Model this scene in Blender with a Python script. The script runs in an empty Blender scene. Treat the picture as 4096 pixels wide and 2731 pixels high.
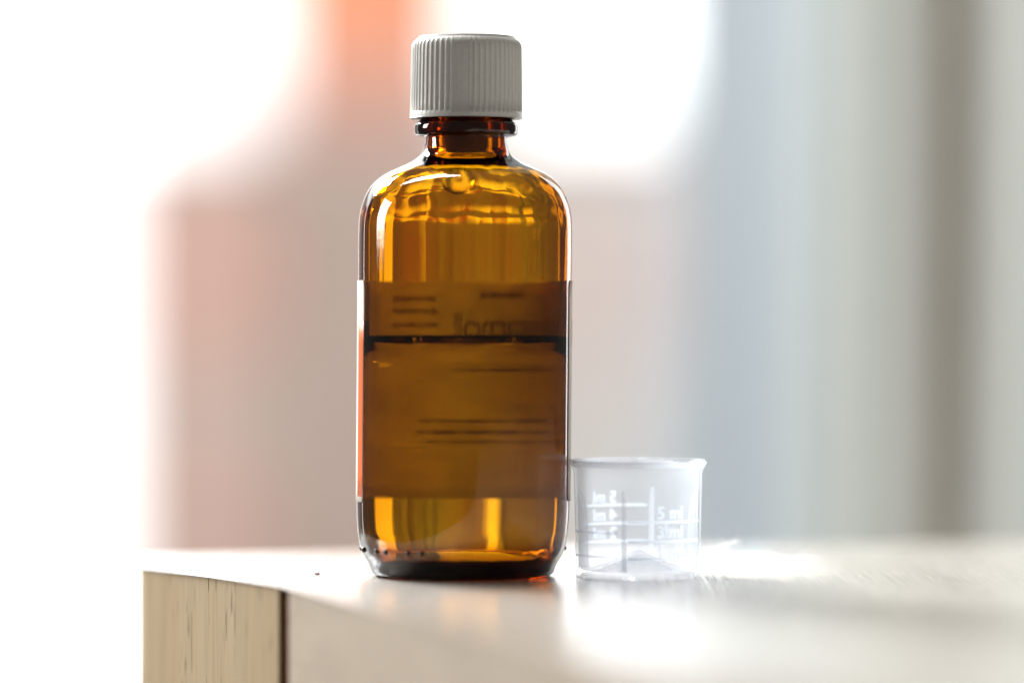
import bpy, bmesh, math, random
from mathutils import Vector, noise
random.seed(7)
R = math.radians
scene = bpy.context.scene

# ------------------------------------------------------------------ camera
F_PX = 15360.0            # 135 mm lens on a 36 mm wide, 4096 px frame
DB = 0.848                # camera to bottle axis
HC = 0.058                # camera height over the table top
HOR = 1250.0              # pixel row of the horizon
cam_d = bpy.data.cameras.new("camera")
cam = bpy.data.objects.new("camera", cam_d)
scene.collection.objects.link(cam)
cam.location = (0, -DB, HC)
cam.rotation_euler = (R(90), 0, 0)
cam_d.sensor_width = 36.0
cam_d.lens = 135.0
cam_d.shift_y = -(1365.5 - HOR) / 4096.0
cam_d.clip_start = 0.02
cam_d.clip_end = 400
cam_d.dof.use_dof = True
cam_d.dof.focus_distance = 0.842
cam_d.dof.aperture_fstop = 2.8
scene.camera = cam

# ------------------------------------------------------------------ world and lamps
world = bpy.data.worlds.new("World")
scene.world = world
world.use_nodes = True
bg = world.node_tree.nodes["Background"]
bg.inputs[0].default_value = (1.0, 0.93, 0.83, 1)     # dim warm room behind the camera
bg.inputs[1].default_value = 0.135

def lamp(name, loc, target, size, size_y, power, col):
    d = bpy.data.lights.new(name, 'AREA')
    d.shape = 'RECTANGLE'; d.size = size; d.size_y = size_y
    d.energy = power; d.color = col
    o = bpy.data.objects.new(name, d)
    o.location = loc
    o.rotation_euler = (Vector(target) - Vector(loc)).to_track_quat('-Z', 'Y').to_euler()
    scene.collection.objects.link(o)
    return o
# daylight of the window behind and to the left of the bottle
lamp("window_light", (-1.45, 1.95, 1.35), (0, 0, 0.03), 0.75, 0.8, 215, (0.93, 0.97, 1.0))
# softer daylight of a second window to the left
lamp("side_window_light", (-2.3, .55, .65), (0, 0, 0.0), 0.6, 1.0, 34, (1.0, 0.97, 0.92))
# narrow beam lamp, added to lay a bright wedge on the top behind the cup
shaft = lamp("sun_shaft_light", (.046 - .2 * 1.4, .075 + .98 * 1.4, .66), (.046, .075, 0), .026, .045, .05, (1.0, 0.98, 0.94))
shaft.data.spread = R(1.2)
# daylight falling on the fronts of the houses outside
lamp("street_daylight", (-6, 6, 16), (-1, 30, 1), 12, 8, 11000, (1.0, 0.98, 0.95))

scene.view_settings.view_transform = 'Standard'
scene.view_settings.look = 'None'
scene.view_settings.exposure = 0.0
scene.view_settings.gamma = 1.0
scene.render.engine = 'CYCLES'
cy = scene.cycles
cy.use_denoising = True
cy.max_bounces = 24; cy.transmission_bounces = 20; cy.glossy_bounces = 10
cy.diffuse_bounces = 5; cy.transparent_max_bounces = 16
cy.blur_glossy = 0.3
cy.sample_clamp_indirect = 12.0

# ------------------------------------------------------------------ material helpers
def mat(name):
    m = bpy.data.materials.new(name); m.use_nodes = True
    return m, m.node_tree.nodes, m.node_tree.links
def principled(name, col, rough=0.5, **kw):
    m, n, l = mat(name)
    b = n["Principled BSDF"]
    b.inputs["Base Color"].default_value = (*col, 1)
    b.inputs["Roughness"].default_value = rough
    for k, v in kw.items(): b.inputs[k.replace('_', ' ')].default_value = v
    return m
def noisy(name, c1, c2, scale, rough=0.6, detail=4, stretch=(1, 1, 1), bump=0.0, dist=0.001):
    m, n, l = mat(name)
    b = n["Principled BSDF"]; b.inputs["Roughness"].default_value = rough
    tc = n.new("ShaderNodeTexCoord"); mp = n.new("ShaderNodeMapping")
    mp.inputs["Scale"].default_value = stretch
    nz = n.new("ShaderNodeTexNoise"); nz.inputs["Scale"].default_value = scale; nz.inputs["Detail"].default_value = detail
    cr = n.new("ShaderNodeValToRGB")
    cr.color_ramp.elements[0].position = .32; cr.color_ramp.elements[1].position = .68
    cr.color_ramp.elements[0].color = (*c1, 1); cr.color_ramp.elements[1].color = (*c2, 1)
    l.new(tc.outputs["Object"], mp.inputs[0]); l.new(mp.outputs[0], nz.inputs[0])
    l.new(nz.outputs[0], cr.inputs[0]); l.new(cr.outputs[0], b.inputs["Base Color"])
    if bump:
        bp = n.new("ShaderNodeBump"); bp.inputs["Strength"].default_value = bump; bp.inputs["Distance"].default_value = dist
        l.new(nz.outputs[0], bp.inputs["Height"]); l.new(bp.outputs[0], b.inputs["Normal"])
    return m

# amber glass: clear surface, colour from absorption along the path
def amber():
    m, n, l = mat("amber_glass")
    n.remove(n["Principled BSDF"])
    g = n.new("ShaderNodeBsdfGlass"); g.inputs["IOR"].default_value = 1.51; g.inputs["Roughness"].default_value = 0.0
    va = n.new("ShaderNodeVolumeAbsorption")
    va.inputs["Color"].default_value = (0.878, 0.737, 0.0, 1); va.inputs["Density"].default_value = 1530
    tc = n.new("ShaderNodeTexCoord"); mp = n.new("ShaderNodeMapping"); mp.inputs["Scale"].default_value = (1, 1, .07)
    nz = n.new("ShaderNodeTexNoise"); nz.inputs["Scale"].default_value = 420; nz.inputs["Detail"].default_value = 2
    bp = n.new("ShaderNodeBump"); bp.inputs["Strength"].default_value = .022; bp.inputs["Distance"].default_value = .0005
    l.new(tc.outputs["Object"], mp.inputs[0]); l.new(mp.outputs[0], nz.inputs[0])
    l.new(nz.outputs[0], bp.inputs["Height"]); l.new(bp.outputs[0], g.inputs["Normal"])
    l.new(g.outputs[0], n["Material Output"].inputs["Surface"])
    l.new(va.outputs[0], n["Material Output"].inputs["Volume"])
    return m
def clear_liquid():
    m, n, l = mat("clear_syrup")
    n.remove(n["Principled BSDF"])
    g = n.new("ShaderNodeBsdfGlass"); g.inputs["IOR"].default_value = 1.36
    l.new(g.outputs[0], n["Material Output"].inputs["Surface"])
    return m
def cup_plastic(name, milky, edge, front=.35):
    """thin clear plastic: straight transmission, a milky body that thickens at grazing angles, a glossy skin"""
    m, n, l = mat(name)
    n.remove(n["Principled BSDF"])
    g = n.new("ShaderNodeBsdfTransparent"); g.inputs[0].default_value = (.96, .964, .972, 1)
    t = n.new("ShaderNodeBsdfTranslucent"); t.inputs[0].default_value = (.90, .94, .99, 1)
    d = n.new("ShaderNodeBsdfDiffuse"); d.inputs[0].default_value = (.90, .94, .985, 1)
    m1 = n.new("ShaderNodeMixShader"); m1.inputs[0].default_value = front
    lw_ = n.new("ShaderNodeLayerWeight"); lw_.inputs[0].default_value = .35
    mr = n.new("ShaderNodeMapRange"); mr.inputs[3].default_value = milky; mr.inputs[4].default_value = edge
    m2 = n.new("ShaderNodeMixShader")
    l.new(lw_.outputs["Facing"], mr.inputs[0]); l.new(mr.outputs[0], m2.inputs[0])
    l.new(t.outputs[0], m1.inputs[1]); l.new(d.outputs[0], m1.inputs[2])
    l.new(g.outputs[0], m2.inputs[1]); l.new(m1.outputs[0], m2.inputs[2])
    fr = n.new("ShaderNodeMath"); fr.operation = 'POWER'; fr.inputs[1].default_value = 4
    fm = n.new("ShaderNodeMath"); fm.operation = 'MULTIPLY_ADD'; fm.inputs[1].default_value = .3; fm.inputs[2].default_value = .025
    l.new(lw_.outputs["Facing"], fr.inputs[0]); l.new(fr.outputs[0], fm.inputs[0]); fr = fm
    gl = n.new("ShaderNodeBsdfGlossy"); gl.inputs["Roughness"].default_value = .08
    m3 = n.new("ShaderNodeMixShader")
    l.new(fr.outputs[0], m3.inputs[0]); l.new(m2.outputs[0], m3.inputs[1]); l.new(gl.outputs[0], m3.inputs[2])
    l.new(m3.outputs[0], n["Material Output"].inputs["Surface"])
    return m
def paper(name, col, trans=.45, mottle=0.0):
    m, n, l = mat(name)
    n.remove(n["Principled BSDF"])
    t = n.new("ShaderNodeBsdfTranslucent"); t.inputs[0].default_value = (*col, 1)
    d = n.new("ShaderNodeBsdfDiffuse"); d.inputs[0].default_value = (*col, 1)
    gl = n.new("ShaderNodeBsdfGlossy"); gl.inputs["Roughness"].default_value = .35; gl.inputs[0].default_value = (1, 1, 1, 1)
    m1 = n.new("ShaderNodeMixShader"); m1.inputs[0].default_value = trans
    if mottle:      # fibre clouds and glue patches let through more or less light
        tc = n.new("ShaderNodeTexCoord")
        nz = n.new("ShaderNodeTexNoise"); nz.inputs["Scale"].default_value = 160; nz.inputs["Detail"].default_value = 6
        mr = n.new("ShaderNodeMapRange"); mr.inputs[1].default_value = .3; mr.inputs[2].default_value = .7
        mr.inputs[3].default_value = trans * (1 - mottle); mr.inputs[4].default_value = trans * (1 + mottle)
        l.new(tc.outputs["Object"], nz.inputs[0]); l.new(nz.outputs[0], mr.inputs[0]); l.new(mr.outputs[0], m1.inputs[0])
    m2 = n.new("ShaderNodeMixShader"); m2.inputs[0].default_value = .04
    l.new(d.outputs[0], m1.inputs[1]); l.new(t.outputs[0], m1.inputs[2])
    l.new(m1.outputs[0], m2.inputs[1]); l.new(gl.outputs[0], m2.inputs[2])
    l.new(m2.outputs[0], n["Material Output"].inputs["Surface"])
    return m
def oak(name, base, dark, pore, grain_axis, rough=.5, spec=.3, bump=.4, pores=True):
    """light oak: broad soft figure, fine grain and short dark pores along grain_axis"""
    m, n, l = mat(name)
    b = n["Principled BSDF"]; b.inputs["Roughness"].default_value = rough; b.inputs["Specular IOR Level"].default_value = spec
    tc = n.new("ShaderNodeTexCoord")
    def field(sc_across, sc_along, detail, seed):
        mp = n.new("ShaderNodeMapping")
        s = [sc_across] * 3; s[grain_axis] = sc_along
        mp.inputs["Scale"].default_value = s; mp.inputs["Location"].default_value = (seed, seed * 1.7, seed * .6)
        nz = n.new("ShaderNodeTexNoise"); nz.inputs["Scale"].default_value = 1; nz.inputs["Detail"].default_value = detail
        l.new(tc.outputs["Object"], mp.inputs[0]); l.new(mp.outputs[0], nz.inputs[0])
        return nz.outputs[0]
    fig = field(110, 9, 3, 3.1); fine = field(900, 30, 3, 8.2); po = field(1500, 75, 1, 5.5)
    cr = n.new("ShaderNodeValToRGB"); cr.color_ramp.elements[0].position = .3; cr.color_ramp.elements[1].position = .65
    cr.color_ramp.elements[0].color = (*dark, 1); cr.color_ramp.elements[1].color = (*base, 1)
    l.new(fig, cr.inputs[0])
    mx = n.new("ShaderNodeMix"); mx.data_type = 'RGBA'; mx.blend_type = 'MULTIPLY'; mx.inputs["Factor"].default_value = .35
    l.new(cr.outputs[0], mx.inputs["A"]); l.new(fine, mx.inputs["B"])
    out = mx.outputs["Result"]
    pr = n.new("ShaderNodeValToRGB"); pr.color_ramp.elements[0].position = .675; pr.color_ramp.elements[1].position = .72
    l.new(po, pr.inputs[0])
    if pores:
        m2 = n.new("ShaderNodeMix"); m2.data_type = 'RGBA'
        l.new(pr.outputs[0], m2.inputs["Factor"]); l.new(out, m2.inputs["A"]); m2.inputs["B"].default_value = (*pore, 1)
        out = m2.outputs["Result"]
    l.new(out, b.inputs["Base Color"])
    ad = n.new("ShaderNodeMath"); ad.operation = 'SUBTRACT'
    l.new(fine, ad.inputs[0]); l.new(pr.outputs[0], ad.inputs[1])
    bp = n.new("ShaderNodeBump"); bp.inputs["Strength"].default_value = bump; bp.inputs["Distance"].default_value = .0002
    l.new(ad.outputs[0], bp.inputs["Height"]); l.new(bp.outputs[0], b.inputs["Normal"])
    return m

M = {}
M['amber'] = amber()
M['bead'] = principled('dark_amber_bead', (.020, .008, .002), .06)  # near-black colour stands in for total reflection inside the glass dots
M['liquid'] = clear_liquid()
M['cap'] = noisy("white_cap_plastic", (.75, .745, .72), (.79, .785, .76), 900, .38, bump=.05, dist=.0002)
M['insert'] = principled("grey_insert_plastic", (.30, .24, .2), .4)
M['paper'] = paper("white_label_paper", (.885, .84, .795), .33, .14)
M['orange'] = paper("orange_print", (.78, .20, .075), .25)
M['ink'] = principled("black_ink", (.012, .012, .015), .6)
M['cup'] = cup_plastic("cup_plastic", .085, .36)
M['cup_rib'] = cup_plastic("cup_plastic_rib", .16, .35, .2)
M['cup_mark'] = cup_plastic("cup_plastic_raised_mark", .42, .45, .15)
M['oak_post'] = oak("oak_upright_grain", (.75, .58, .37), (.67, .50, .30), (.10, .05, .02), 2)
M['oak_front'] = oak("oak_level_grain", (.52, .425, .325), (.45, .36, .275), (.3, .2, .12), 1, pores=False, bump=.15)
M['groove'] = principled("dark_groove", (.045, .014, .004), 1.0, Specular_IOR_Level=0.0)
M['oak_top'] = oak("oak_lacquered_top", (.60, .56, .50), (.54, .50, .44), (.3, .2, .12), 1, rough=.2, spec=.6, bump=.8, pores=False)
M['crumb'] = noisy("crumb_brown", (.02, .01, .008), (.10, .05, .03), 3000, .8)

# ------------------------------------------------------------------ mesh helpers
def link(name, me, m=None, parent=None, smooth=False):
    o = bpy.data.objects.new(name, me)
    scene.collection.objects.link(o)
    if m: me.materials.append(m)
    if parent: o.parent = parent
    if smooth:
        for p in me.polygons: p.use_smooth = True
    return o
def from_bm(name, bm, m=None, parent=None, smooth=False):
    bmesh.ops.recalc_face_normals(bm, faces=bm.faces)
    me = bpy.data.meshes.new(name); bm.to_mesh(me); bm.free()
    return link(name, me, m, parent, smooth)
def empty(name, loc=(0, 0, 0)):
    o = bpy.data.objects.new(name, None); o.empty_display_size = .01
    scene.collection.objects.link(o); o.location = loc
    return o
def tag(o, label=None, cat=None, group=None, kind=None):
    for k, v in (("label", label), ("category", cat), ("group", group), ("kind", kind)):
        if v: o[k] = v
    return o
LEAN = 0.0076
def lathe(bm, prof, segs=160, lean=0.0, rfun=None):
    """revolve a closed or open (r,z) profile; r==0 becomes a pole"""
    rings = []
    for i, (r, z) in enumerate(prof):
        if r <= 1e-7:
            rings.append([bm.verts.new((lean * z, 0, z))])
        else:
            ring = []
            for k in range(segs):
                a = 2 * math.pi * k / segs
                rr = r + (rfun(i, a, r, z) if rfun else 0)
                ring.append(bm.verts.new((rr * math.sin(a) + lean * z, -rr * math.cos(a), z)))
            rings.append(ring)
    for A, B in zip(rings[:-1], rings[1:]):
        if len(A) == 1 and len(B) == 1: continue
        for k in range(segs):
            k2 = (k + 1) % segs
            if len(A) == 1: bm.faces.new((A[0], B[k], B[k2]))
            elif len(B) == 1: bm.faces.new((A[k], B[0], A[k2]))
            else: bm.faces.new((A[k], B[k], B[k2], A[k2]))
    return rings
def spline(pts, n):
    """Catmull-Rom through (r,z) points"""
    out = []
    P = [pts[0]] + list(pts) + [pts[-1]]
    for i in range(1, len(P) - 2):
        p0, p1, p2, p3 = P[i - 1], P[i], P[i + 1], P[i + 2]
        for k in range(n):
            t = k / n
            out.append(tuple(.5 * (2 * p1[j] + (p2[j] - p0[j]) * t + (2 * p0[j] - 5 * p1[j] + 4 * p2[j] - p3[j]) * t * t
                              + (3 * p1[j] - p0[j] - 3 * p2[j] + p3[j]) * t ** 3) for j in (0, 1)))
    out.append(tuple(pts[-1]))
    return out
def box(bm, x0, x1, y0, y1, z0, z1):
    v = [bm.verts.new((x, y, z)) for z in (z0, z1) for y in (y0, y1) for x in (x0, x1)]
    for f in ((0, 1, 3, 2), (4, 6, 7, 5), (0, 4, 5, 1), (2, 3, 7, 6), (0, 2, 6, 4), (1, 5, 7, 3)):
        bm.faces.new([v[i] for i in f])
def prism(bm, poly, z0, z1):
    a = [bm.verts.new((x, y, z0)) for x, y in poly]; b = [bm.verts.new((x, y, z1)) for x, y in poly]
    n = len(poly)
    bm.faces.new(a); bm.faces.new(b)
    for i in range(n):
        j = (i + 1) % n
        bm.faces.new((a[i], a[j], b[j], b[i]))
def wrap(bm, cell_fn, u0, u1, v0, v1, nu, nv, thick):
    """curved plate: cell_fn(u, v, t) -> point"""
    g = [[[bm.verts.new(cell_fn(u0 + (u1 - u0) * i / nu, v0 + (v1 - v0) * j / nv, t)) for j in range(nv + 1)]
          for i in range(nu + 1)] for t in (0, thick)]
    for i in range(nu):
        for j in range(nv):
            bm.faces.new((g[0][i][j], g[0][i][j + 1], g[0][i + 1][j + 1], g[0][i + 1][j]))
            bm.faces.new((g[1][i][j], g[1][i + 1][j], g[1][i + 1][j + 1], g[1][i][j + 1]))
    for i in range(nu):
        for j in (0, nv):
            bm.faces.new((g[0][i][j], g[0][i + 1][j], g[1][i + 1][j], g[1][i][j]))
    for j in range(nv):
        for i in (0, nu):
            bm.faces.new((g[0][i][j], g[1][i][j], g[1][i][j + 1], g[0][i][j + 1]))
def text_mesh(body, size, extrude, fn, name, m, parent, align='CENTER', bold=0.0):
    cu = bpy.data.curves.new("glyphs", 'FONT')
    cu.body = body; cu.size = size; cu.extrude = extrude; cu.align_x = align; cu.resolution_u = 5; cu.offset = bold
    t = bpy.data.objects.new("glyphs", cu); scene.collection.objects.link(t)
    bpy.context.view_layer.update()
    dg = bpy.context.evaluated_depsgraph_get()
    me = bpy.data.meshes.new_from_object(t.evaluated_get(dg))
    bpy.data.objects.remove(t); bpy.data.curves.remove(cu)
    me.materials.clear()
    for v in me.vertices: v.co = fn(v.co.x, v.co.y, v.co.z)
    me.name = name
    return link(name, me, m, parent)

def px(x, y, d):        # a pixel at distance d from the camera -> X, Z
    return (x - 2048) * d / F_PX, HC + (HOR - y) * d / F_PX

# ------------------------------------------------------------------ sky and the view outside
sm, n, l = mat("bright_overcast_sky")
n.remove(n["Principled BSDF"])
em = n.new("ShaderNodeEmission"); em.inputs[0].default_value = (.97, .99, 1, 1); em.inputs[1].default_value = 3.5
l.new(em.outputs[0], n["Material Output"].inputs["Surface"])
bm = bmesh.new()
vs = [bm.verts.new(p) for p in ((-60, 70, -22), (48, 70, -22), (48, 70, 42), (-60, 70, 42))]
bm.faces.new(vs)
sky = from_bm("sky", bm, sm); tag(sky, "bright overcast sky outside the window", "sky", kind="structure")

M['brick_a'] = noisy("pale_pink_brick", (.50, .31, .25), (.62, .40, .33), .8, .9)
M['brick_o'] = noisy("orange_brick", (.86, .30, .15), (.92, .37, .20), 1.2, .9)
M['brick_b'] = noisy("greyish_brick", (.48, .38, .34), (.56, .45, .40), .5, .9)
M['render'] = noisy("grey_render", (.56, .55, .54), (.64, .63, .62), .5, .9)
M['tile'] = noisy("grey_roof_tile", (.36, .33, .32), (.46, .42, .40), 2, .8)
M['pane'] = principled("dark_window_glass", (.12, .13, .14), .1)
M['wframe'] = principled("white_window_paint", (.78, .78, .76), .5)
D1 = 31.0
def house(name, label, x0, x1, ytop, d, wall_mat, depth=5.0, windows=(), roof_mat=None):
    X0, Zt = px(x0, ytop, d); X1, _ = px(x1, ytop, d); Y = d - DB
    root = empty(name, ((X0 + X1) / 2, Y, -8)); tag(root, label, "house")
    def P(bm, nm, m, par=root):
        o = from_bm(nm, bm, m); o.parent = par
        o.matrix_parent_inverse = root.matrix_world.inverted() if False else o.matrix_parent_inverse
        o.location = (-root.location.x, -root.location.y, -root.location.z) if par is root else (0, 0, 0)
        return o
    bm = bmesh.new(); box(bm, X0, X1, Y, Y + depth, -8, Zt - .16); P(bm, "wall", wall_mat)
    bm = bmesh.new(); box(bm, X0 - .05, X1 + .05, Y - .08, Y + depth, Zt - .155, Zt); P(bm, "roof", roof_mat or M['tile'])
    for (wx, wy, ww, wh) in windows:
        a, zc = px(wx, wy, d); ww *= d / F_PX; wh *= d / F_PX
        bm = bmesh.new()
        for (bx0, bx1, bz0, bz1) in ((a - ww/2, a + ww/2, zc + wh/2 - .07, zc + wh/2), (a - ww/2, a + ww/2, zc - wh/2, zc - wh/2 + .07),
                                     (a - ww/2, a - ww/2 + .06, zc - wh/2 + .071, zc + wh/2 - .071), (a + ww/2 - .06, a + ww/2, zc - wh/2 + .071, zc + wh/2 - .071)):
            box(bm, bx0, bx1, Y - .05, Y - .003, bz0, bz1)
        w = P(bm, "window", M['wframe'])
        bm = bmesh.new(); box(bm, a - ww/2 + .061, a + ww/2 - .061, Y - .025, Y - .004, zc - wh/2 + .071, zc + wh/2 - .071)
        P(bm, "pane", M['pane'], w)
    return root
M['pink'] = noisy("pink_render", (.70, .32, .245), (.76, .37, .29), .6, .9)
def panel(root, x0, x1, y0, y1, d, m, nm="brick_panel"):
    X0, Z0 = px(x0, y1, d); X1, Z1 = px(x1, y0, d); Y = d - DB
    bm = bmesh.new(); box(bm, X0, X1, Y - .06, Y - .003, Z0, Z1)
    o = from_bm(nm, bm, m, root); o.location = -root.location
    return o
house("corner_house", "dark brick house with white framed windows standing apart at the left", -9800, -1150, -2200, D1 - 2, M['tile'],
      windows=[(x, y, 330, 480) for x in range(-9300, -1300, 780) for y in (-1300, -300, 700, 1700)])  # unseen house, added to keep the left sky out of the bottle
h1 = house("terrace_house", "pinkish brick house with a low flat roof out of focus beside open sky", 345, 1290, 440, D1, M['brick_b'])
panel(h1, 580, 930, 830, 1330, D1, M['pink'])
panel(h1, 560, 900, 2010, 2300, D1, M['pink'])
h2 = house("tall_house", "tall house with an orange gable out of focus behind the bottle cap", 975, 1985, -900, D1 + 1.2, M['brick_b'])
panel(h2, 980, 1980, -890, 180, D1 + 1.2, M['brick_o'], "gable_cladding")
panel(h2, 1100, 1800, 200, 380, D1 + 1.2, M['pink'])
h3 = house("rendered_house", "pale grey rendered house with flat roof out of focus beside the curtain", 1990, 3500, 400, D1 + .5, M['render'])
M['palepink'] = noisy('pale_pink_render', (.64, .42, .37), (.68, .46, .41), .6, .9)
panel(h3, 2430, 2690, 720, 1450, D1 + .5, M['palepink'])

# ------------------------------------------------------------------ window jamb and curtain
M['sheer'] = paper("blue_grey_sheer_cloth", (.555, .588, .61), .72)
M['curtain'] = paper("grey_curtain_cloth", (.74, .755, .73), .62)
def curtain(name, label, m, d, xpx, width, amp, wl, ph):
    x0, _ = px(xpx, 0, d)
    bm = bmesh.new()
    nu, nz = 200, 14
    g = []
    for i in range(nu + 1):
        u = width * i / nu
        f = amp * math.sin(u * 2 * math.pi / wl + ph) + amp * .35 * math.sin(u * 2 * math.pi / (wl * .43) + 1.9)
        g.append([])
        for j in range(nz + 1):
            z = -.55 + 1.35 * j / nz
            g[-1].append(bm.verts.new((x0 + u + .004 * math.sin(z * 5 + u * 20), d - DB + f * (1.05 - .2 * z), z)))
    for i in range(nu):
        for j in range(nz):
            bm.faces.new((g[i][j], g[i + 1][j], g[i + 1][j + 1], g[i][j + 1]))
    o = from_bm(name, bm, m, smooth=True)
    tag(o, label, "curtain")
    sm_ = o.modifiers.new("thickness", 'SOLIDIFY'); sm_.thickness = .0008
    return o
curtain("sheer_curtain", "blue grey sheer curtain hanging between the pale house and the grey curtain", M['sheer'], 1.95, 2650, .155, .006, .06, 0)
curtain("curtain", "grey cloth curtain hanging in soft upright folds beside the sheer one", M['curtain'], 1.55, 3190, .034, .006, .03, .4)
curtain("curtain", "grey cloth curtain hanging on the far side of the brown window post", M['curtain'], 1.60, 4040, .075, .012, .06, 2.0)
M['jamb'] = noisy("taupe_painted_post", (.72, .67, .61), (.78, .73, .66), 6, .5)
xa, _ = px(3520, 0, 1.8); xb, _ = px(4330, 0, 1.8)
bm = bmesh.new(); box(bm, xa, xb, 1.8 - DB, 1.8 - DB + .06, -.55, .8)
bmesh.ops.bevel(bm, geom=list(bm.edges), offset=.006, segments=2, affect='EDGES')
tag(from_bm("window_post", bm, M['jamb']), "taupe painted window post showing between two grey curtains", "window frame")

# ------------------------------------------------------------------ the cabinet the things stand on
A = (-.0897, .0685)
post_pts = spline([(-.0846, .0240), (-.0755, .0089), (-.0666, -.0060), (-.0580, -.0204), (-.0497, -.0344)], 4)
front_pts = [(.0222, -.2293), (.158, -.60)]
gap0 = Vector(post_pts[-1]); dirn = (Vector(front_pts[0]) - gap0).normalized()
gap1 = gap0 + dirn * .0075
far_r = (.72, .279); near_r = (.72, -.60)
cab = empty("oak_cabinet", (.2, 0, -.4))
tag(cab, "light oak cabinet with a glossy top and a dark joint in its side", "cabinet")
def part(bm, nm, m, smooth=False, parent=None):
    o = from_bm(nm, bm, m, smooth=smooth)
    o.parent = parent or cab
    if parent is None: o.location = (-cab.location.x, -cab.location.y, -cab.location.z)
    return o
TOP = .0002
bm = bmesh.new()
outline = [A] + post_pts + [tuple(gap1)] + front_pts + [near_r, far_r]
prism(bm, outline, -TOP, 0)
bmesh.ops.bevel(bm, geom=[e for e in bm.edges if all(abs(v.co.z) < 1e-6 for v in e.verts)], offset=.00015, segments=2, affect='EDGES')
part(bm, "top_panel", M['oak_top'])
def inset(p, k=.0002): return (p[0] + k, p[1] + k * .5)
bm = bmesh.new()
pp = [inset(p) for p in post_pts]
prism(bm, [inset(A)] + pp + [(gap0.x + .03, gap0.y + .012), (-.03, .075)], -.4, -TOP - .00005)
post = part(bm, "corner_post", M['oak_post'], smooth=True)
post.data.set_sharp_from_angle(angle=R(25))
bm = bmesh.new()
fp = [inset(p) for p in [tuple(gap1)] + front_pts]
prism(bm, fp + [(.25, -.60), (gap1.x + .10, gap1.y + .03), (gap1.x + .03, gap1.y + .012)], -.4, -TOP - .00005)
part(bm, "side_panel", M['oak_front'])
bm = bmesh.new()
nrm = Vector((.92, .38)).normalized()
q = [gap0 + dirn * .0003 + nrm * .0009, gap1 - dirn * .0003 + nrm * .0009, gap1 - dirn * .0003 + nrm * .02, gap0 + dirn * .0003 + nrm * .02]
prism(bm, [tuple(v) for v in q], -.39, -TOP - .0001)
part(bm, "joint_strip", M['groove'])  # near-black fill stands in for the shade inside the open gap

# ------------------------------------------------------------------ the amber bottle
S = DB / F_PX            # metres per pixel at the bottle
BX = (1851 - 2048) * S
def zr(y, r): return (r * S, (2300 - y) * S)
bottle = empty("medicine_bottle", (BX, 0, 0))
tag(bottle, "amber glass medicine bottle with a ribbed white screw cap", "bottle")

outer = spline([(.0, .0016), (.008, .0014), (.0160, .0007)], 3)[:-1] + spline(
    [(.0172, .0002), (.0186, .0), (.0200, .0007), (378 * S, .0027), (402 * S, .0050), (414 * S, .0074), (421 * S, .0105), (425 * S, .0150), (426 * S, .024)], 5)
outer += [(426 * S, z) for z in (.035, .045, .055, .065)]
outer += spline([zr(1000, 427), zr(900, 426), zr(855, 422), zr(815, 412), zr(773, 395), zr(738, 372), zr(702, 330), zr(674, 276),
                 zr(651, 224), zr(625, 186), zr(600, 171), zr(569, 163), zr(550, 162)], 5)
outer += [zr(546, 166), zr(544, 186), zr(541, 199), zr(535, 205), zr(525, 207), zr(505, 207), zr(497, 205), zr(491, 199), zr(487, 190), zr(482, 186), zr(472, 172), zr(466, 168), zr(440, 168), zr(300, 166), zr(200, 166)]
top_z = (2300 - 180) * S
wall = .0026
inner = [(.0062, top_z), (.0062, (2300 - 420) * S), (.0060, (2300 - 560) * S)] + spline(
    [(.0061, (2300 - 600) * S), (.0085, (2300 - 655) * S), (.0134, (2300 - 687) * S), (.0165, (2300 - 716) * S), (.0187, (2300 - 752) * S),
     (.0202, (2300 - 795) * S), (.0208, (2300 - 838) * S), (.0214, (2300 - 885) * S), (.0214, (2300 - 960) * S)], 5)
inner += [(.0214, z) for z in (.066, .058, .052, .046, .038, .030, .022, .016)]
base_in = spline([(.0214, .0115), (.0209, .0080), (.0192, .0058), (.0160, .0048), (.0110, .0050), (.005, .0056), (.0, .0059)], 5)
inner += base_in
prof = outer + [(166 * S, top_z - .0006), (.0078, top_z)] + inner
NO = len(outer) + 2
def wav(i, a, r, z):
    if i < NO:
        return .00004 * noise.noise(Vector((math.sin(a) * 3, math.cos(a) * 3, z * 18))) if r > .012 else 0
    fade = min(1, max(0, (r - .012) / .006))
    sh = max(0, 1 - abs(z - .0845) / .010)      # uneven glass where the shoulder was blown
    lump = sh * .00022 * noise.noise(Vector((math.sin(a) * 5, math.cos(a) * 5, z * 420)))
    return lump + fade * (.00018 * noise.noise(Vector((math.sin(a) * 2.6 + 7, math.cos(a) * 2.6, z * 9))) +
                   .00007 * noise.noise(Vector((math.sin(a) * 9, math.cos(a) * 9 + 3, z * 14))))
bm = bmesh.new()
lathe(bm, prof, 192, LEAN, wav)
from_bm("glass_body", bm, M['amber'], bottle, True)

# moulded dots on the heel
for ang in (-86, -72.6, -55, -47, -30.8, -22.3, 89):
    a = R(ang); z = .0061
    r0 = (412 if abs(ang) < 80 else 406) * S
    me = bpy.data.meshes.new("dot")
    bm = bmesh.new(); bmesh.ops.create_uvsphere(bm, u_segments=16, v_segments=10, radius=.0006)
    for v in bm.verts:
        v.co = Vector((v.co.x * 1.0, v.co.y * .8, v.co.z * 1.0))
    bm.to_mesh(me); bm.free()
    o = link("moulded_dot", me, M['bead'], bottle, True)
    o.location = (r0 * math.sin(a) + LEAN * z, -r0 * math.cos(a), z); o.rotation_euler = (0, 0, a)

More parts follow.
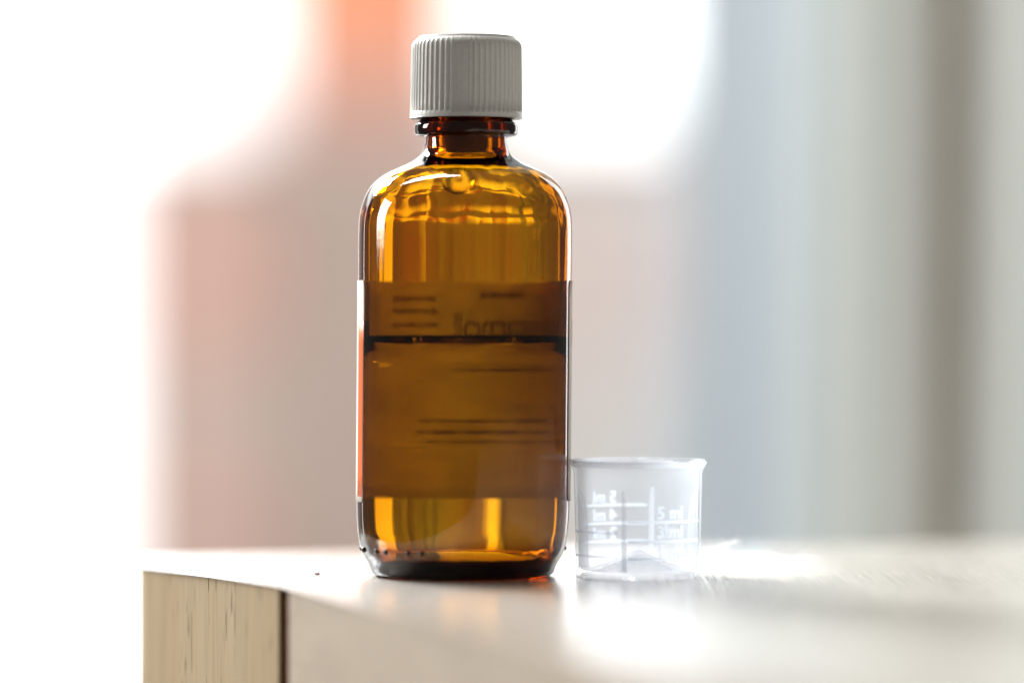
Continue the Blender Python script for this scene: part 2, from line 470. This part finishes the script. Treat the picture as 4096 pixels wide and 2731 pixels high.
# syrup inside
LZ = (2300 - 1394) * S
bm = bmesh.new()
E = .00012
lp = [(.0, LZ), (.012, LZ), (.0165, LZ), (.0190, LZ + .0002), (.0203, LZ + .0007), (.0210, LZ + .0016), (.0214 + E, LZ + .0028)]
def lw(i, a, r, z): return wav(NO + 1, a, r - E, z) if r > .0213 else 0
lp += [(.0214 + E, z) for z in (.046, .038, .030, .022, .016)]
lp += [(r + E * (r / .0214), z - E * .7) for r, z in base_in]
lathe(bm, lp, 192, LEAN, lw)
from_bm("syrup", bm, M['liquid'], bottle, True)

# a drop of syrup clinging inside the shoulder
bm = bmesh.new(); bmesh.ops.create_uvsphere(bm, u_segments=32, v_segments=20, radius=1)
for v in bm.verts:
    k = 1 - .22 * max(0, v.co.z)
    v.co = Vector((v.co.x * .0036 * k, v.co.y * .0011, v.co.z * .0034))
drop = from_bm("syrup_drop", bm, M['liquid'], bottle, True)
drop.location = ((1838 - 1851) * S, -.0168, (2300 - 742) * S); drop.rotation_euler = (R(-28), 0, 0)

# pouring insert in the neck
bm = bmesh.new()
lathe(bm, [(.0, (2300 - 628) * S), (.0020, (2300 - 627) * S), (.0036, (2300 - 621) * S), (.0045, (2300 - 607) * S), (.0048, (2300 - 585) * S), (.0049, (2300 - 500) * S),
           (.0060, (2300 - 480) * S), (.0060, (2300 - 200) * S), (.0, (2300 - 200) * S)], 64, LEAN)
from_bm("pouring_insert", bm, M['insert'], bottle, True)

# screw cap
NR = 60
capH = lambda y: (2300 - y) * S
def capw(i, a, r, z):
    if not (4 <= i <= 12): return 0
    k = (a * NR / (2 * math.pi)) % 1.0
    deg = math.degrees(a); deg = deg - 360 if deg > 180 else deg
    if -14.5 < deg < 3.5 and not (-6.5 < deg < -5): return -.00010
    w = abs(k - .5) * 2
    rib = max(0, 1 - (w / .42) ** 2)
    amp = {4: .0, 12: 0.0, 11: .5, 5: 1.0}.get(i, 1.0)
    return (-.00012 + .00026 * rib) * amp
bm = bmesh.new()
cp = [(.0090, capH(474)), (.0094, capH(475)), (225 * S, capH(474)), (226 * S, capH(468)), (224.0 * S, capH(450)), (222.3 * S, capH(448)), (221.8 * S, capH(400)),
      (221 * S, capH(330)), (220.2 * S, capH(260)), (219.3 * S, capH(200)), (217.5 * S, capH(182)), (211 * S, capH(168)), (201 * S, capH(159)),
      (196 * S, capH(156.5)), (194 * S, capH(155)), (193 * S, capH(149)), (190 * S, capH(147.5)), (150 * S, capH(147.5)), (.0, capH(147)),]
cp_in = [(.0, capH(172)), (.0100, capH(172)), (.0108, capH(180)), (.0108, capH(474)), ]
cp = [(.0108, capH(474.5))] + cp[2:3] + cp[2:]
# indices: 0 inner lip, 1-2 bottom outer, 3 flare, 4 flare top, 5..12 ribbed wall
lathe(bm, cp, 480, LEAN, capw)
lathe(bm, cp_in, 96, LEAN)
from_bm("screw_cap", bm, M['cap'], bottle, True)

# paper label round the back, running past both sides
RL = 426 * S + .00008
def on_bottle(phi, z, t=0.0, r=RL):      # phi from the back, positive to the left of the picture
    return Vector((-(r + t) * math.sin(phi) + LEAN * z, (r + t) * math.cos(phi), z))
ZT, ZB = (2300 - 1122) * S, (2300 - 2000) * S
PL, PR = R(112.5), R(-103.5)
bm = bmesh.new()
NU, NV = 120, 14
rc = .0016
def lab(u, v, t):
    z = ZB + (ZT - ZB) * v
    phi = PR + (PL - PR) * u
    # rounded corners
    e = min(u, 1 - u) * (PL - PR) * RL
    if e < rc:
        cut = rc - math.sqrt(max(0, rc * rc - (rc - e) ** 2))
        z = min(max(z, ZB + cut), ZT - cut)
    return on_bottle(phi, z, t)
us = sorted(set([i / NU for i in range(NU + 1)] + [k * .0025 for k in range(9)] + [1 - k * .0025 for k in range(9)]))
vsn = [j / NV for j in range(NV + 1)]
grid = [[[bm.verts.new(lab(u, v, t)) for v in vsn] for u in us] for t in (0, .00011)]
for i in range(len(us) - 1):
    for j in range(NV):
        a, b = grid
        bm.faces.new((a[i][j], a[i][j + 1], a[i + 1][j + 1], a[i + 1][j]))
        bm.faces.new((b[i][j], b[i + 1][j], b[i + 1][j + 1], b[i][j + 1]))
for i in range(len(us) - 1):
    for j in (0, NV): bm.faces.new((grid[0][i][j], grid[0][i + 1][j], grid[1][i + 1][j], grid[1][i][j]))
for j in range(NV):
    for i in (0, len(us) - 1): bm.faces.new((grid[0][i][j], grid[1][i][j], grid[1][i][j + 1], grid[0][i][j + 1]))
label = from_bm("paper_label", bm, M['paper'], bottle, True)
# orange print block at the left end
bm = bmesh.new()
wrap(bm, lambda p, z, t: on_bottle(p, z, .00013 + t), R(102), PL - .002, ZB + .0012, (2300 - 1283) * S, 12, 8, .00002)
from_bm("orange_band", bm, M['orange'], label, True)
# print on the back, seen mirrored through the glass
def ink_fn(phi0, z0): return lambda x, y, zz: on_bottle(phi0 + x / RL, z0 + y, .00016 + zz)
def ink_mirror(phi0, z0): return lambda x, y, zz: on_bottle(phi0 - x / RL, z0 + y, .00016 + zz)
# read from outside the text runs from the right of the picture to the left
def ink_out(phi0, z0): return lambda x, y, zz: on_bottle(phi0 + x / RL, z0 + y, .00016 + zz)
text_mesh("paracetamol", .0082, .00001, ink_out(R(7), (2300 - 1352) * S), "printed_name", M['ink'], label, align='RIGHT', bold=.0001)
def bars(p0, p1, y, h, seed):
    rnd = random.Random(seed)
    bm = bmesh.new(); p = R(p0); end = R(p1)
    while p < end:
        w = rnd.uniform(.06, .16); q2 = min(p + w, end)
        hh = h * S * rnd.uniform(.8, 1.1)
        z = (2300 - y) * S
        wrap(bm, lambda a, zz, t: on_bottle(a, zz, .00016 + t), p, q2, z - hh / 2, z + hh / 2, 4, 1, .00001)
        p = q2 + rnd.uniform(.015, .03)
    from_bm("printed_line", bm, M['ink'], label)
for k, (a, b, y, h) in enumerate([(18, 47, 1192, 17), (18, 47, 1243, 17), (16, 50, 1300, 15), (-38, -7, 1176, 22),
                                  (-26, 4, 1480, 13), (-30, 13, 1688, 11), (-30, 14, 1733, 14), (-30, 12, 1772, 10)]):
    bars(a, b, y, h, k)

# ------------------------------------------------------------------ the measuring cup
DC = .8435
SC = DC / F_PX
CX = (2552 - 2048) * SC
CY = DC - DB
cup = empty("measuring_cup", (CX, CY, 0))
tag(cup, "small clear plastic measuring cup with raised millilitre marks beside the bottle", "measuring cup")
H = 466 * SC
r_top, r_bot = 257 * SC, 249 * SC
def rw(z): return r_bot + (r_top - r_bot) * z / (H - .0015)
tw = .00075
cpf = [(.0, .0052), (.0006, .0050), (.006, .0026), (.0105, .00095), (.0124, .0008), (.0127, .0), (r_bot - .0002, .0), (r_bot, .0003)]
cpf += [(rw(z), z) for z in (.004, .008, .012, .016, .020)]
cpf += [(rw(.0228), .0228), (r_top + .0002, .0236), (r_top + .0007, .0244), (r_top + .00105, .0251), (r_top + .00105, H), (r_top + .0007, H + .0001),
        (r_top - .0000, H - .0012), (r_top - tw + .0001, .0236)]
cpf += [(rw(z) - tw, z) for z in (.020, .016, .012, .008, .004, .0024)]
cpf += [(.0122, .0017), (.0104, .0019), (.006, .0035), (.0007, .0059), (.0, .0061)]
bm = bmesh.new(); lathe(bm, cpf, 128)
from_bm("cup_wall", bm, M['cup'], cup, True)
for k in range(4):
    a = R(-16 + 90 * k)
    bm = bmesh.new()
    pts = [(.0134, .0018), (.0134, .0194), (.0129, .0192), (.0121, .0178), (.01155, .0150), (.0113, .0110), (.0112, .0018)]
    va = [bm.verts.new((r, -.0003, z)) for r, z in pts]; vb = [bm.verts.new((r, .0003, z)) for r, z in pts]
    bm.faces.new(va); bm.faces.new(vb)
    for i in range(len(pts)):
        j = (i + 1) % len(pts); bm.faces.new((va[i], va[j], vb[j], vb[i]))
    o = from_bm("inner_rib", bm, M['cup_rib'], cup)
    o.rotation_euler = (0, 0, a - R(90))
bm = bmesh.new()
M['cup_rim'] = cup_plastic('cup_plastic_rim', .09, .22, .2)
lathe(bm, [(r_top - tw + .00005, H - .0013), (r_top - .00012, H - .0011), (r_top + .00045, H - .0012), (r_top + .0009, H - .0004), (r_top + .0008, H + .00015), (r_top + .0001, H - .0009), (r_top - tw - .00003, H - .0012), (r_top - tw - .00003, H - .0013), (r_top - tw + .00005, H - .0013)], 128)
from_bm("rim", bm, M['cup_rim'], cup, True)  # extra milky ring over the lip, standing in for sky reflected there
# raised graduations: angle a seen from the camera (0 = front, positive to the right)
def cup_pt(a, z, t): 
    r = rw(z) + t
    return Vector((r * math.sin(a), -r * math.cos(a), z))
def cz(yz): return (1415 - yz) * .37 * SC
def mark_line(a0, a1, yz, h, m=None):
    bm = bmesh.new(); z = cz(yz)
    wrap(bm, lambda a, zz, t: cup_pt(a, zz, t - .00004), R(a0), R(a1), z - h / 2, z + h / 2, 24, 1, .00022)
    from_bm("graduation_line", bm, m or M['cup_mark'], cup)
def mark_text(s, a0, yz, size):
    text_mesh(s, size, .00011, lambda x, y, z: cup_pt(R(a0) + x / .0141, cz(yz) + y, z + .00007), "graduation_number", M['cup_mark'], cup, align='LEFT', bold=.00008)
for s, yt, yl in (("5 ml", 755, 790), ("3 ml", 960, 995), ("1 ml", 1165, 1182)):
    mark_line(-11, 68, yl, .00062); mark_text(s, 15, yt, .0038)
# back-left quarter, read from outside, so mirrored from here
for s, yt, yl in (("5 ml", 640, 670), ("4 ml", 838, 870), ("2 ml", 1035, 1065)):
    mark_line(170, 240, yl, .00048); mark_text(s, 198, yt, .0036)
mark_line(120, 160, 1018, .00045); mark_text("2.5 ml", 119, 985, .0033)
for yl in (910, 1165):
    mark_line(-82, -20, yl, .0005, M['cup_rib'])

# ------------------------------------------------------------------ crumb on the table
cxp, cyp = 1270, 2297
dcr = F_PX * HC / (cyp - HOR)
bm = bmesh.new(); bmesh.ops.create_icosphere(bm, subdivisions=2, radius=.0006)
for v in bm.verts:
    k = 1 + .5 * noise.noise(v.co * 2600)
    v.co = Vector((v.co.x * 1.15 * k, v.co.y * .9 * k, v.co.z * .42 * k + .00018))
cr = from_bm("crumb", bm, M['crumb'])
cr.location = ((cxp - 2048) * dcr / F_PX, dcr - DB, 0)
tag(cr, "tiny dark crumb lying on the cabinet top near the bottle", "crumb")
